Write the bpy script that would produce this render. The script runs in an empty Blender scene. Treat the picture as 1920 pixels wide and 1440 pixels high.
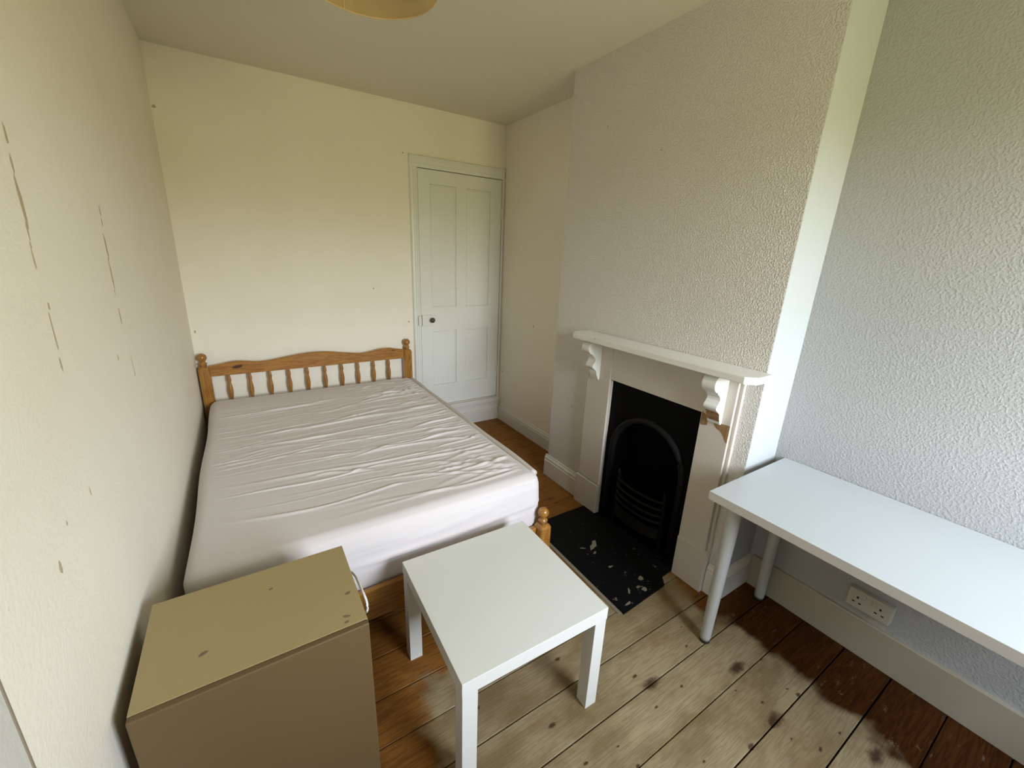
import bpy, bmesh, math, random
import numpy as np
from mathutils import Vector, Matrix
random.seed(7)
C = bpy.context.scene.collection
scene = bpy.context.scene

# ------------------------------------------------------------------ camera, sky, daylight, exposure
cam_d = bpy.data.cameras.new('camera')
cam = bpy.data.objects.new('camera', cam_d); C.objects.link(cam)
cam_d.sensor_width = 36.0; cam_d.lens = 775.23 / 1920 * 36; cam_d.clip_start = 0.02
yaw, pitch, roll = -0.57785, -0.30070, 0.04038
fw = Vector((-math.sin(yaw)*math.cos(pitch), math.cos(yaw)*math.cos(pitch), math.sin(pitch)))
r0 = Vector((math.cos(yaw), math.sin(yaw), 0)); u0 = r0.cross(fw)
rv = math.cos(roll)*r0 + math.sin(roll)*u0; uv = -math.sin(roll)*r0 + math.cos(roll)*u0
M = Matrix((rv, uv, -fw)).transposed().to_4x4(); M.translation = Vector((0.30936, -3.39570, 1.59015))
cam.matrix_world = M
scene.camera = cam
scene.view_settings.view_transform = 'Standard'
try: scene.view_settings.look = 'None'
except Exception: pass
scene.view_settings.gamma = 1.0
scene.view_settings.use_curve_mapping = False
scene.view_settings.exposure = 1.42

WX0, WX1, WZ0, WZ1, WY = 1.14, 2.22, 1.06, 2.29, -4.60     # window opening in the front wall
world = bpy.data.worlds.new('world'); scene.world = world; world.use_nodes = True
wn, wl = world.node_tree.nodes, world.node_tree.links
wn.clear()
wo = wn.new('ShaderNodeOutputWorld'); wb = wn.new('ShaderNodeBackground')
tc = wn.new('ShaderNodeTexCoord'); sx = wn.new('ShaderNodeSeparateXYZ'); rp = wn.new('ShaderNodeValToRGB')
mr = wn.new('ShaderNodeMapRange'); mr.inputs[1].default_value = -1; mr.inputs[2].default_value = 1
wl.new(tc.outputs['Generated'], sx.inputs[0]); wl.new(sx.outputs[2], mr.inputs[0]); wl.new(mr.outputs[0], rp.inputs[0])
e = rp.color_ramp.elements          # lawn and garden below the horizon, foliage at it, bright overcast sky above
e[0].position = 0.0; e[0].color = (0.23, 0.21, 0.09, 1)
e[1].position = 1.0; e[1].color = (0.58, 0.72, 0.95, 1)
for p_, c_ in ((0.50, (0.32, 0.30, 0.13, 1)), (0.515, (0.40, 0.39, 0.20, 1)), (0.55, (1.15, 1.22, 1.25, 1)), (0.66, (1.05, 1.17, 1.32, 1))):
    k = rp.color_ramp.elements.new(p_); k.color = c_
wb.inputs['Strength'].default_value = 13.0
wl.new(rp.outputs[0], wb.inputs[0]); wl.new(wb.outputs[0], wo.inputs[0])
pd = bpy.data.lights.new('window_portal', 'AREA'); pd.shape = 'RECTANGLE'; pd.size = WX1-WX0; pd.size_y = WZ1-WZ0
pd.cycles.is_portal = True
po = bpy.data.objects.new('window_portal', pd); C.objects.link(po)
po.location = ((WX0+WX1)/2, WY-0.07, (WZ0+WZ1)/2); po.rotation_euler = (math.pi/2, 0, 0)
po.visible_camera = False

# ------------------------------------------------------------------ helpers
def new_mat(name):
    m = bpy.data.materials.new(name); m.use_nodes = True
    return m, m.node_tree.nodes, m.node_tree.links, m.node_tree.nodes['Principled BSDF']
def nd(N, t, **kw):
    n = N.new(t)
    for k, v in kw.items():
        if k.startswith('i_'): n.inputs[k[2:].replace('_', ' ')].default_value = v
        else: setattr(n, k, v)
    return n
def mixc(N, L, fac, a, b, blend='MIX'):
    n = N.new('ShaderNodeMix'); n.data_type = 'RGBA'; n.blend_type = blend
    for s, v in ((n.inputs[0], fac), (n.inputs[6], a), (n.inputs[7], b)):
        if hasattr(v, 'is_output'): L.new(v, s)
        elif isinstance(v, (int, float)): s.default_value = v
        else: s.default_value = (*v, 1)
    return n.outputs[2]
def mth(N, L, op, a, b=None, clamp=False):
    n = N.new('ShaderNodeMath'); n.operation = op; n.use_clamp = clamp
    for s, v in ((n.inputs[0], a), (n.inputs[1], b)):
        if v is None: continue
        if hasattr(v, 'is_output'): L.new(v, s)
        else: s.default_value = v
    return n.outputs[0]
def smooth(N, L, v, lo, hi):
    n = N.new('ShaderNodeMapRange'); n.interpolation_type = 'SMOOTHSTEP'
    n.inputs[1].default_value = lo; n.inputs[2].default_value = hi; L.new(v, n.inputs[0]); return n.outputs[0]
def pos(N, L, scale=(1, 1, 1), obj=False):
    g = N.new('ShaderNodeTexCoord').outputs['Object'] if obj else N.new('ShaderNodeNewGeometry').outputs['Position']
    m = N.new('ShaderNodeMapping'); m.inputs['Scale'].default_value = scale; L.new(g, m.inputs[0]); return m.outputs[0]
def noise(N, L, vec, scale, detail=3, rough=0.55, w=None):
    n = N.new('ShaderNodeTexNoise'); n.inputs['Scale'].default_value = scale; n.inputs['Detail'].default_value = detail
    n.inputs['Roughness'].default_value = rough; L.new(vec, n.inputs['Vector'])
    if w is not None: n.noise_dimensions = '4D'; L.new(w, n.inputs['W'])
    return n.outputs[0]
def bump(N, L, bs, h, strength, dist):
    b = N.new('ShaderNodeBump'); b.inputs['Strength'].default_value = strength; b.inputs['Distance'].default_value = dist
    L.new(h, b.inputs['Height']); L.new(b.outputs[0], bs.inputs['Normal'])

def paint(name, col, rough=0.6, bs_scale=0, bs_str=0, dist=0.002, chips=0, grime=0.05, spec=0.4):
    m, N, L, b = new_mat(name)
    p = pos(N, L)
    n1 = noise(N, L, p, 2.3, 4)
    c = mixc(N, L, mth(N, L, 'MULTIPLY', smooth(N, L, n1, .35, .75), grime), col, tuple(x*k for x, k in zip(col, (.72, .66, .55))))
    L.new(c, b.inputs['Base Color']); b.inputs['Roughness'].default_value = rough
    b.inputs['Specular IOR Level'].default_value = spec
    if bs_scale:
        h = noise(N, L, p, bs_scale, 2, .5)
        if chips:
            v = nd(N, 'ShaderNodeTexVoronoi', feature='SMOOTH_F1'); v.inputs['Scale'].default_value = chips
            v.inputs['Smoothness'].default_value = .35
            dv = N.new('ShaderNodeVectorMath'); dv.operation = 'SCALE'; dv.inputs[3].default_value = 1.0
            nn = N.new('ShaderNodeTexNoise'); nn.inputs['Scale'].default_value = chips*.6; L.new(p, nn.inputs['Vector'])
            ad = N.new('ShaderNodeVectorMath'); ad.operation = 'MULTIPLY_ADD'; ad.inputs[1].default_value = (.012,)*3
            L.new(nn.outputs['Color'], ad.inputs[0]); L.new(p, ad.inputs[2]); L.new(ad.outputs[0], v.inputs['Vector'])
            bumpy = mth(N, L, 'SUBTRACT', 1.0, smooth(N, L, v.outputs['Distance'], .12, .62))
            gate = smooth(N, L, noise(N, L, p, chips*1.1, 1), .40, .60)
            h = mth(N, L, 'ADD', smooth(N, L, noise(N, L, p, chips, 1.5, .5), .42, .68), mth(N, L, 'MULTIPLY', bumpy, .25))
        bump(N, L, b, h, bs_str, dist)
    return m

def wood(name, light, dark, axis=0, scale=1.0, rough=0.3, knots=True, rings=60, coat=0.0):
    m, N, L, b = new_mat(name)
    s = [14, 14, 14]; s[axis] = 1.1
    p = pos(N, L, tuple(s))
    oi = N.new('ShaderNodeObjectInfo')
    w = mth(N, L, 'MULTIPLY', oi.outputs['Random'], 30)
    n1 = noise(N, L, p, 1.6*scale, 4, .6, w)
    w1 = mth(N, L, 'SINE', mth(N, L, 'MULTIPLY', n1, rings))
    g = smooth(N, L, w1, -.6, 1.0)
    s2 = [260, 260, 260]; s2[axis] = 6
    fine = noise(N, L, pos(N, L, tuple(s2)), 1, 2, .6)
    f = mth(N, L, 'ADD', mth(N, L, 'MULTIPLY', g, .62), mth(N, L, 'MULTIPLY', fine, .4), True)
    c = mixc(N, L, f, light, dark)
    L.new(c, b.inputs['Base Color']); b.inputs['Roughness'].default_value = rough
    b.inputs['Coat Weight'].default_value = coat; b.inputs['Coat Roughness'].default_value = .15
    bump(N, L, b, fine, .08, .001)
    return m

M_wall = paint('painted_lining_paper', (.88, .82, .70), .62, 120, .6, .0018, grime=.10)
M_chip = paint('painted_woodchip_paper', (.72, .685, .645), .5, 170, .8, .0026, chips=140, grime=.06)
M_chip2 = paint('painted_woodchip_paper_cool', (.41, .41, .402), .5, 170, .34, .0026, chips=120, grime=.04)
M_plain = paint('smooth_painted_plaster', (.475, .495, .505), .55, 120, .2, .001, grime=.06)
M_ceil = paint('ceiling_paint', (.76, .72, .58), .75, 150, .25, .0012, grime=.05)
M_trim = paint('white_gloss_woodwork', (.74, .70, .635), .32, 25, .08, .001, grime=.10)
M_door = paint('off_white_door_paint', (.78, .775, .72), .38, 25, .1, .001, grime=.10)
M_mantel = paint('shaded_mantel_paint', (.60, .54, .47), .4, 40, .15, .001, grime=.12)  # white surround paint with shade and warm floor bounce mixed into the colour
M_shelf = paint('white_shelf_paint', (.80, .785, .74), .35, 40, .12, .001, grime=.10)
M_skirt = paint('shaded_skirting_paint', (.42, .37, .285), .5, 40, .15, .001, grime=.2)  # skirting white darkened to stand in for the shade under the desk
M_lack = paint('white_foil', (.72, .705, .655), .38, 0, 0, grime=.02)
M_desk = paint('white_desk_laminate', (.47, .49, .49), .35, 0, 0, grime=.02)
M_deskedge = paint('white_desk_edging', (.56, .52, .47), .4, grime=.02)
M_metal = paint('silver_grey_leg_enamel', (.50, .50, .48), .35, grime=.03)
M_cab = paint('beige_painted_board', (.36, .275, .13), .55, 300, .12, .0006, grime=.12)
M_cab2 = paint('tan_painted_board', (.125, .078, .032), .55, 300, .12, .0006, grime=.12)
M_frontwall = paint('bounce_dimming_wall_paint', (.20, .19, .17), .7, 150, .2)  # invented dark grey for the unseen wall, added to cut bounced light
M_dark = paint('dark_void', (.03, .025, .02), .8)
M_scuff = paint('scuffed_filler', (.50, .41, .285), .8, 90, .4, .001, grime=.5)
M_fill = paint('pale_filler', (.62, .56, .45), .8, 90, .3, .001, grime=.2)
M_worn = paint('worn_grey_stone', (.27, .22, .155), .8, 90, .4, .001, grime=.4)
M_dent = paint('dented_board_core', (.17, .13, .075), .8)
M_stripgrey = paint('greyed_wall_paint', (.60, .575, .52), .62, 120, .6, .0018, grime=.2)
M_black = paint('black_plastic', (.012, .012, .012), .4)
M_socket = paint('white_socket_plastic', (.50, .46, .39), .35)
M_cable = paint('white_cable', (.72, .70, .68), .4)
M_knob = paint('brown_knob', (.075, .05, .04), .25)
M_pinev = wood('varnished_pine_upright', (.41, .195, .038), (.26, .095, .014), 2, 1, .28, coat=.4)
M_pinex = wood('varnished_pine_crosswise', (.42, .20, .040), (.27, .10, .016), 0, 1, .28, coat=.4)
M_piney = wood('varnished_pine_lengthwise', (.42, .20, .040), (.27, .10, .016), 1, 1, .28, coat=.4)
M_knot = wood('dark_pine_knot', (.10, .03, .012), (.05, .015, .006), 0, 1, .35)
M_bare = wood('bare_brown_wood', (.34, .20, .085), (.22, .115, .045), 2, 1, .7)

# cast iron
M_iron, N, L, b = new_mat('black_cast_iron')
b.inputs['Base Color'].default_value = (.0022, .0021, .0020, 1); b.inputs['Roughness'].default_value = .6
b.inputs['Specular IOR Level'].default_value = .08
bump(N, L, b, noise(N, L, pos(N, L), 160, 3), .35, .0015)
M_iron2, N, L, b = new_mat('worn_cast_iron')
b.inputs['Base Color'].default_value = (.0048, .0045, .0042, 1); b.inputs['Specular IOR Level'].default_value = .2; b.inputs['Roughness'].default_value = .62
bump(N, L, b, noise(N, L, pos(N, L), 180, 3), .5, .002)

# floorboards: old pine, worn bare in the middle of the room, brown stain left around the edges
def wobble(N, L, sc):
    n = N.new('ShaderNodeTexNoise'); n.inputs['Scale'].default_value = 45; n.inputs['Detail'].default_value = 2
    L.new(pos(N, L), n.inputs['Vector'])
    a = N.new('ShaderNodeVectorMath'); a.operation = 'MULTIPLY_ADD'; a.inputs[1].default_value = (.10, .10, .10)
    L.new(n.outputs['Color'], a.inputs[0]); L.new(pos(N, L, sc), a.inputs[2]); return a.outputs[0]
def board_mat():
    m, N, L, b = new_mat('old_pine_floorboard')
    P = pos(N, L); oi = N.new('ShaderNodeObjectInfo'); w = mth(N, L, 'MULTIPLY', oi.outputs['Random'], 40)
    n1 = noise(N, L, pos(N, L, (1.0, 15, 15)), 1.5, 4, .6, w)
    ring = smooth(N, L, mth(N, L, 'SINE', mth(N, L, 'MULTIPLY', n1, 70)), -.3, 1)
    fine = noise(N, L, pos(N, L, (5, 420, 420)), 1, 3, .65, w)
    blot = noise(N, L, pos(N, L, (2.2, 4.5, 4.5)), 1.6, 4, .6, w)
    base = mixc(N, L, smooth(N, L, blot, .35, .68), (.40, .315, .185), (.22, .155, .075))
    base = mixc(N, L, mth(N, L, 'MULTIPLY', ring, .38), base, (.20, .135, .065))
    base = mixc(N, L, mth(N, L, 'MULTIPLY', smooth(N, L, fine, .5, .75), .45), base, (.13, .085, .045))
    pale = smooth(N, L, noise(N, L, pos(N, L, (7, 16, 16)), 2.2, 4, .65, w), .60, .72)
    base = mixc(N, L, mth(N, L, 'MULTIPLY', pale, .4), base, (.36, .30, .21))
    orange = smooth(N, L, noise(N, L, pos(N, L, (3, 6, 6)), 1.3, 3, .5, w), .58, .72)
    base = mixc(N, L, mth(N, L, 'MULTIPLY', orange, .6), base, (.24, .125, .04))
    tone = mth(N, L, 'MULTIPLY', oi.outputs['Random'], .30)
    base = mixc(N, L, tone, base, (.20, .135, .065))
    # knots
    v = nd(N, 'ShaderNodeTexVoronoi', voronoi_dimensions='2D'); v.inputs['Scale'].default_value = 1
    L.new(wobble(N, L, (2.0, 4.4, 4.4)), v.inputs['Vector'])
    sc1 = N.new('ShaderNodeSeparateColor'); L.new(v.outputs['Color'], sc1.inputs[0])
    k1 = mth(N, L, 'MULTIPLY', mth(N, L, 'SUBTRACT', 1.0, smooth(N, L, v.outputs['Distance'], .02, .12)), mth(N, L, 'GREATER_THAN', sc1.outputs[0], .55))
    v2 = nd(N, 'ShaderNodeTexVoronoi', voronoi_dimensions='2D'); v2.inputs['Scale'].default_value = 1
    L.new(wobble(N, L, (5.5, 10, 10)), v2.inputs['Vector'])
    sc2 = N.new('ShaderNodeSeparateColor'); L.new(v2.outputs['Color'], sc2.inputs[0])
    r2 = mth(N, L, 'DIVIDE', v2.outputs['Distance'], mth(N, L, 'ADD', sc2.outputs[1], .35))
    k2 = mth(N, L, 'MULTIPLY', mth(N, L, 'SUBTRACT', 1.0, smooth(N, L, r2, .03, .09)), mth(N, L, 'MULTIPLY', mth(N, L, 'GREATER_THAN', sc2.outputs[0], .58), .9))
    base = mixc(N, L, mth(N, L, 'MULTIPLY', mth(N, L, 'MAXIMUM', k1, k2), .85), base, (.055, .03, .015))
    # stain border
    sp = N.new('ShaderNodeSeparateXYZ'); L.new(P, sp.inputs[0])
    wob = mth(N, L, 'MULTIPLY', mth(N, L, 'SUBTRACT', noise(N, L, pos(N, L, (3.5, 3.5, 3.5)), 1.4, 3), .5), .34)
    xw = mth(N, L, 'ADD', sp.outputs[0], wob); yw = mth(N, L, 'ADD', sp.outputs[1], wob)
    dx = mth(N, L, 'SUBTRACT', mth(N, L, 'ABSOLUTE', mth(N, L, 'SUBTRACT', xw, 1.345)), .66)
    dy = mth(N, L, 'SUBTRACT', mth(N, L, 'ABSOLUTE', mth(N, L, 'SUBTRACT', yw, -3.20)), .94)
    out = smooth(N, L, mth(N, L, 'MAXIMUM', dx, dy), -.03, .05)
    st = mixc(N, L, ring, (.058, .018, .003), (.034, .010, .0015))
    st = mixc(N, L, mth(N, L, 'MULTIPLY', smooth(N, L, blot, .4, .7), .5), st, (.026, .007, .0015))
    # the far strip beside the bed is varnished lighter
    far = smooth(N, L, sp.outputs[1], -2.75, -2.3)
    st2 = mixc(N, L, mth(N, L, 'ADD', mth(N, L, 'MULTIPLY', ring, .5), mth(N, L, 'MULTIPLY', blot, .4), True), (.30, .125, .026), (.15, .055, .010))
    st = mixc(N, L, far, st, st2)
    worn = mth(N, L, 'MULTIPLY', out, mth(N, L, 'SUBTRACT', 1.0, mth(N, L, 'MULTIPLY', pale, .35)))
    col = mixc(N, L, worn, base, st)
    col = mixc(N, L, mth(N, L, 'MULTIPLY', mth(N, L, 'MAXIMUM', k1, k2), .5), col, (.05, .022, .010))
    L.new(col, b.inputs['Base Color'])
    L.new(mth(N, L, 'SUBTRACT', .62, mth(N, L, 'MULTIPLY', worn, .22)), b.inputs['Roughness'])
    b.inputs['Specular IOR Level'].default_value = .10
    bump(N, L, b, mth(N, L, 'ADD', fine, mth(N, L, 'MULTIPLY', ring, .6)), .25, .0012)
    return m
M_board = board_mat()

# black-painted hearth with worn pale spots
M_hearth, N, L, b = new_mat('chipped_black_hearth_paint')
P = pos(N, L)
h1 = noise(N, L, P, 20, 5, .6); h2 = noise(N, L, P, 55, 3, .6)
sp = N.new('ShaderNodeSeparateXYZ'); L.new(P, sp.inputs[0])
edge = smooth(N, L, sp.outputs[1], -1.95, -2.40)
sp1 = smooth(N, L, mth(N, L, 'ADD', h1, mth(N, L, 'MULTIPLY', edge, .07)), .70, .725)
sp2 = smooth(N, L, mth(N, L, 'ADD', h2, mth(N, L, 'MULTIPLY', edge, .06)), .735, .76)
c = mixc(N, L, mth(N, L, 'MAXIMUM', sp1, sp2), (.0055, .0056, .006), (.20, .165, .12))
L.new(c, b.inputs['Base Color']); b.inputs['Roughness'].default_value = .55; b.inputs['Specular IOR Level'].default_value = .1
bump(N, L, b, noise(N, L, P, 30, 4), .3, .003)

# fitted sheet
M_sheet, N, L, b = new_mat('white_cotton_sheet')
b.inputs['Base Color'].default_value = (.71, .648, .632, 1); b.inputs['Roughness'].default_value = .85
b.inputs['Sheen Weight'].default_value = .15; b.inputs['Specular IOR Level'].default_value = .2
bump(N, L, b, noise(N, L, pos(N, L), 420, 2), .12, .0006)
M_side, N, L, b = new_mat('mattress_edge_cloth')
b.inputs['Base Color'].default_value = (.62, .56, .51, 1); b.inputs['Roughness'].default_value = .9

# lampshade fabric
M_shade, N, L, b = new_mat('tan_lampshade_fabric')
b.inputs['Base Color'].default_value = (.94, .78, .48, 1); b.inputs['Roughness'].default_value = .8
tr = N.new('ShaderNodeBsdfTranslucent'); tr.inputs[0].default_value = (1.0, .88, .60, 1)
mx = N.new('ShaderNodeMixShader'); mx.inputs[0].default_value = .5
L.new(b.outputs[0], mx.inputs[1]); L.new(tr.outputs[0], mx.inputs[2])
L.new(mx.outputs[0], N['Material Output'].inputs[0])
bump(N, L, b, noise(N, L, pos(N, L), 500, 2), .2, .0006)
M_bulb = paint('frosted_bulb', (.85, .84, .8), .25)
M_glass, N, L, b = new_mat('window_glass')
N.remove(b)
t_ = N.new('ShaderNodeBsdfTransparent'); g_ = N.new('ShaderNodeBsdfGlossy'); g_.inputs['Roughness'].default_value = .02
mx = N.new('ShaderNodeMixShader'); mx.inputs[0].default_value = .06
L.new(t_.outputs[0], mx.inputs[1]); L.new(g_.outputs[0], mx.inputs[2]); L.new(mx.outputs[0], N['Material Output'].inputs[0])

# ---- mesh builders
def link(name, bm, mat, parent=None, smooth_=False):
    me = bpy.data.meshes.new(name)
    bm.normal_update(); bm.to_mesh(me); bm.free()
    for m in (mat if isinstance(mat, (list, tuple)) else [mat]): me.materials.append(m)
    if smooth_:
        for p in me.polygons: p.use_smooth = True
    o = bpy.data.objects.new(name, me); C.objects.link(o)
    if parent is not None:
        o.parent = parent
        o.matrix_parent_inverse = parent.matrix_basis.inverted()
    return o
def bx(bm, x0, x1, y0, y1, z0, z1, bevel=0, seg=2, mi=0):
    r = bmesh.ops.create_cube(bm, size=1.0)
    vs = r['verts']
    for v in vs:
        v.co = Vector((x0+(v.co.x+.5)*(x1-x0), y0+(v.co.y+.5)*(y1-y0), z0+(v.co.z+.5)*(z1-z0)))
    fs = {f for v in vs for f in v.link_faces}
    for f in fs: f.material_index = mi
    if bevel:
        bmesh.ops.bevel(bm, geom=list({e for v in vs for e in v.link_edges}), offset=bevel, segments=seg, affect='EDGES', profile=.5)
    return bm
def box(name, mat, x0, x1, y0, y1, z0, z1, parent=None, bevel=0, seg=2):
    return link(name, bx(bmesh.new(), min(x0,x1), max(x0,x1), min(y0,y1), max(y0,y1), min(z0,z1), max(z0,z1), bevel, seg), mat, parent)
def prism(bm, poly, fn, a, b):
    """extrude the 2-D polygon from a to b; fn(u, v, t) -> 3-D point"""
    va = [bm.verts.new(fn(u, v, a)) for u, v in poly]; vb = [bm.verts.new(fn(u, v, b)) for u, v in poly]
    n = len(poly)
    for i in range(n): bm.faces.new((va[i], va[(i+1) % n], vb[(i+1) % n], vb[i]))
    bm.faces.new(va); bm.faces.new(vb)
    bmesh.ops.recalc_face_normals(bm, faces=bm.faces[:])
    return bm
def lathe(bm, prof, cx, cy, n=20):
    rings = []
    for r, z in prof:
        rings.append([bm.verts.new((cx+r*math.cos(2*math.pi*k/n), cy+r*math.sin(2*math.pi*k/n), z)) for k in range(n)])
    for a, b_ in zip(rings, rings[1:]):
        for k in range(n): bm.faces.new((a[k], a[(k+1) % n], b_[(k+1) % n], b_[k]))
    bm.faces.new(rings[0]); bm.faces.new(rings[-1])
    bmesh.ops.recalc_face_normals(bm, faces=bm.faces[:])
    return bm
def tube(bm, pts, r, n=8, closed=False):
    pts = [Vector(p) for p in pts]; rings = []
    up = Vector((0, 0, 1)); N_ = len(pts)
    for i, p in enumerate(pts):
        if closed: t = pts[(i+1) % N_] - pts[i-1]
        else: t = pts[min(i+1, N_-1)] - pts[max(i-1, 0)]
        t.normalize()
        a = t.cross(up if abs(t.z) < .9 else Vector((1, 0, 0))).normalized(); b_ = t.cross(a)
        rr = r[i] if isinstance(r, (list, tuple)) else r
        rings.append([bm.verts.new(p+rr*(a*math.cos(2*math.pi*k/n)+b_*math.sin(2*math.pi*k/n))) for k in range(n)])
    for i in range(N_ if closed else N_-1):
        A, B_ = rings[i], rings[(i+1) % N_]
        for k in range(n): bm.faces.new((A[k], A[(k+1) % n], B_[(k+1) % n], B_[k]))
    if not closed: bm.faces.new(rings[0]); bm.faces.new(rings[-1])
    bmesh.ops.recalc_face_normals(bm, faces=bm.faces[:])
    return bm
def empty(name, loc, label=None, cat=None, group=None, kind=None):
    o = bpy.data.objects.new(name, None); C.objects.link(o); o.location = loc
    o.empty_display_size = .1
    tag(o, label, cat, group, kind); return o
def tag(o, label=None, cat=None, group=None, kind=None):
    if label: o['label'] = label
    if cat: o['category'] = cat
    if group: o['group'] = group
    if kind: o['kind'] = kind
    return o
def struct(o, label=None): return tag(o, label, None, None, 'structure')
def copy_tree(o, off, parent=None):
    c = o.copy(); C.objects.link(c)
    if parent is None: c.location = Vector(o.location)+Vector(off)
    else: c.parent = parent
    for ch in o.children: copy_tree(ch, off, c)
    return c
def blob(rng, w, h, n=9, jag=.25):
    """irregular flat outline"""
    return [(w/2*math.cos(t)*(1+rng.uniform(-jag, jag)), h/2*math.sin(t)*(1+rng.uniform(-jag, jag))) for t in [2*math.pi*k/n for k in range(n)]]
_rng = random.Random(3)
def chip(parent, mat, fn, cu, cv, w, h, th=.0006, name='paint_chip', tilt=0, jag=.25, base=0.0):
    ca, sa = math.cos(tilt), math.sin(tilt)
    poly = [(cu+u*ca-v*sa, cv+u*sa+v*ca) for u, v in blob(_rng, w, h, jag=jag)]
    return link(name, prism(bmesh.new(), poly, fn, base, base+th), mat, parent)

# ------------------------------------------------------------------ room shell
W, H, B, Y1, Y2, YF = 2.365, 2.633, 2.107, -1.18, -2.575, -4.60
def lx(z): return -.012+(z-.97)*.0141          # the left wall leans a little
# floor: sub-floor with one object per board
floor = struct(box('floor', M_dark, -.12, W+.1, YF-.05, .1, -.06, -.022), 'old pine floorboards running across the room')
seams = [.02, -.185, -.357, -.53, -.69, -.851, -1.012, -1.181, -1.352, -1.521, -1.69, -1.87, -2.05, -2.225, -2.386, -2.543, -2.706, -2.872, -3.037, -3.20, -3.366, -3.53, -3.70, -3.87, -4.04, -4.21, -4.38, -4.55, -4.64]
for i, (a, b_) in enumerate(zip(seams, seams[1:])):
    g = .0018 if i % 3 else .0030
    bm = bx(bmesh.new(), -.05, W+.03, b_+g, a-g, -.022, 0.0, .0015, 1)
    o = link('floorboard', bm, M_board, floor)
# back wall with the cupboard door opening
DX0, DX1, DZ0, DZ1 = 1.563, 2.337, .236, 2.214
bm = bmesh.new()
bx(bm, -.12, DX0, 0, .1, 0, H); bx(bm, DX0, DX1, 0, .1, DZ1, H); bx(bm, DX1, W+.1, 0, .1, 0, H); bx(bm, DX0, DX1, 0, .1, 0, DZ0)
bx(bm, DX0-.02, DX1+.02, .05, .1, DZ0-.02, DZ1+.02)
wall_back = struct(link('wall_back', bm, M_wall))
# left wall
bm = prism(bmesh.new(), [(lx(-.05), -.05), (lx(H), H), (-.13, H), (-.13, -.05)], lambda u, v, t: (u, t, v), .1, YF-.1)
wall_left = struct(link('wall_left', bm, M_wall))
bm = prism(bmesh.new(), [(lx(0)-.002, 0), (lx(0)+.014, 0), (lx(1.45)+.014, 1.45), (lx(1.45)-.002, 1.45)], lambda u, v, t: (u, t, v), -2.768, -3.20)
tr1 = struct(link('trim_1', bm, M_stripgrey), 'painted boxed strip low on the left wall')
bm = prism(bmesh.new(), [(lx(0)-.002, 0), (lx(0)+.0155, 0), (lx(1.45)+.0155, 1.45), (lx(1.45)-.002, 1.45)], lambda u, v, t: (u, t, v), -2.7655, -2.769)
link('gap_shadow_strip', bm, M_worn, tr1)  # dark sliver painted in as a shadow gap along the strip's edge
# right wall, chimney breast, ceiling
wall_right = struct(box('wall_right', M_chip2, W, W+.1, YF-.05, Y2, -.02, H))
wall_alc = struct(box('wall_alcove', M_wall, W, W+.1, Y1, .05, -.02, H))
FY0, FY1, FZ = -1.75, -2.346, .917                # fireplace opening
bm = bmesh.new()
bx(bm, B, W+.1, FY0, Y1, -.02, H); bx(bm, B, W+.1, FY1, FY0, FZ, H); bx(bm, B, W+.1, Y2, FY1, -.02, H)
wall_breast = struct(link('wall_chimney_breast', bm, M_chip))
bm = bx(bmesh.new(), B+.0015, W, Y2-.0015, Y2+.001, 0, H)
struct(link('wall_chimney_side', bm, M_plain))
ceiling = struct(box('ceiling', M_ceil, -.15, W+.12, YF-.1, .12, H, H+.08))
# unseen front wall with window, set back to even out the light
bm = bmesh.new()
bx(bm, -.12, WX0, YF-.22, YF, -.02, H); bx(bm, WX1, W+.1, YF-.22, YF, -.02, H)
bx(bm, WX0, WX1, YF-.22, YF, -.02, WZ0); bx(bm, WX0, WX1, YF-.22, YF, WZ1, H)
struct(link('wall_front', bm, M_frontwall))
win = empty('window_1', ((WX0+WX1)/2, YF-.12, WZ0), 'white sash window behind the camera', kind='structure')
bm = bmesh.new(); t = .045; zm = (WZ0+WZ1)/2
for x0, x1, z0, z1 in ((WX0, WX0+t, WZ0, WZ1), (WX1-t, WX1, WZ0, WZ1), (WX0+t, WX1-t, WZ0, WZ0+t), (WX0+t, WX1-t, WZ1-t, WZ1), (WX0+t, WX1-t, zm-.02, zm+.02)):
    bx(bm, x0, x1, YF-.15, YF-.10, z0, z1)
link('window_frame', bm, M_trim, win)
box('window_sill', M_trim, WX0-.04, WX1+.04, YF-.13, YF+.04, WZ0-.03, WZ0-.001, win, .004)
box('window_pane', M_glass, WX0+t, WX1-t, YF-.127, YF-.123, WZ0+t, zm-.02, win)
box('window_pane', M_glass, WX0+t, WX1-t, YF-.127, YF-.123, zm+.02, WZ1-t, win)

# baseboards: moulded profile (d = out from the wall, z)
def skirt_prof(h, d=.02):
    return [(0, 0), (d, 0), (d, h-.042), (d-.004, h-.038), (d-.004, h-.032), (d-.001, h-.027), (d-.004, h-.018), (d-.010, h-.012), (d-.011, h-.004), (d-.014, h), (0, h)]
def skirt(name, h, fn, a, b_, d=.02): return struct(link(name, prism(bmesh.new(), skirt_prof(h, d), fn, a, b_), M_trim))
skirt('baseboard_alcove', .142, lambda u, v, t: (W-u, t, v), 0, Y1)
skirt('baseboard_chimney', .165, lambda u, v, t: (B-u, t, v), Y1+.018, -1.547)
skirt('baseboard_chimney_end', .165, lambda u, v, t: (B-u, t, v), -2.513, Y2-.020)
skirt('baseboard_chimney_side', .165, lambda u, v, t: (t, Y2-.0015-u, v), B-.019, W, .0185)
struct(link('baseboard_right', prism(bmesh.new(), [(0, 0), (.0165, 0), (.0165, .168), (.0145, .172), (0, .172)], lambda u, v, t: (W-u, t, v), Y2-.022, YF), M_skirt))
skirt('baseboard_left', .165, lambda u, v, t: (lx(.1)+u, t, v), -.025, -2.765)
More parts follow.
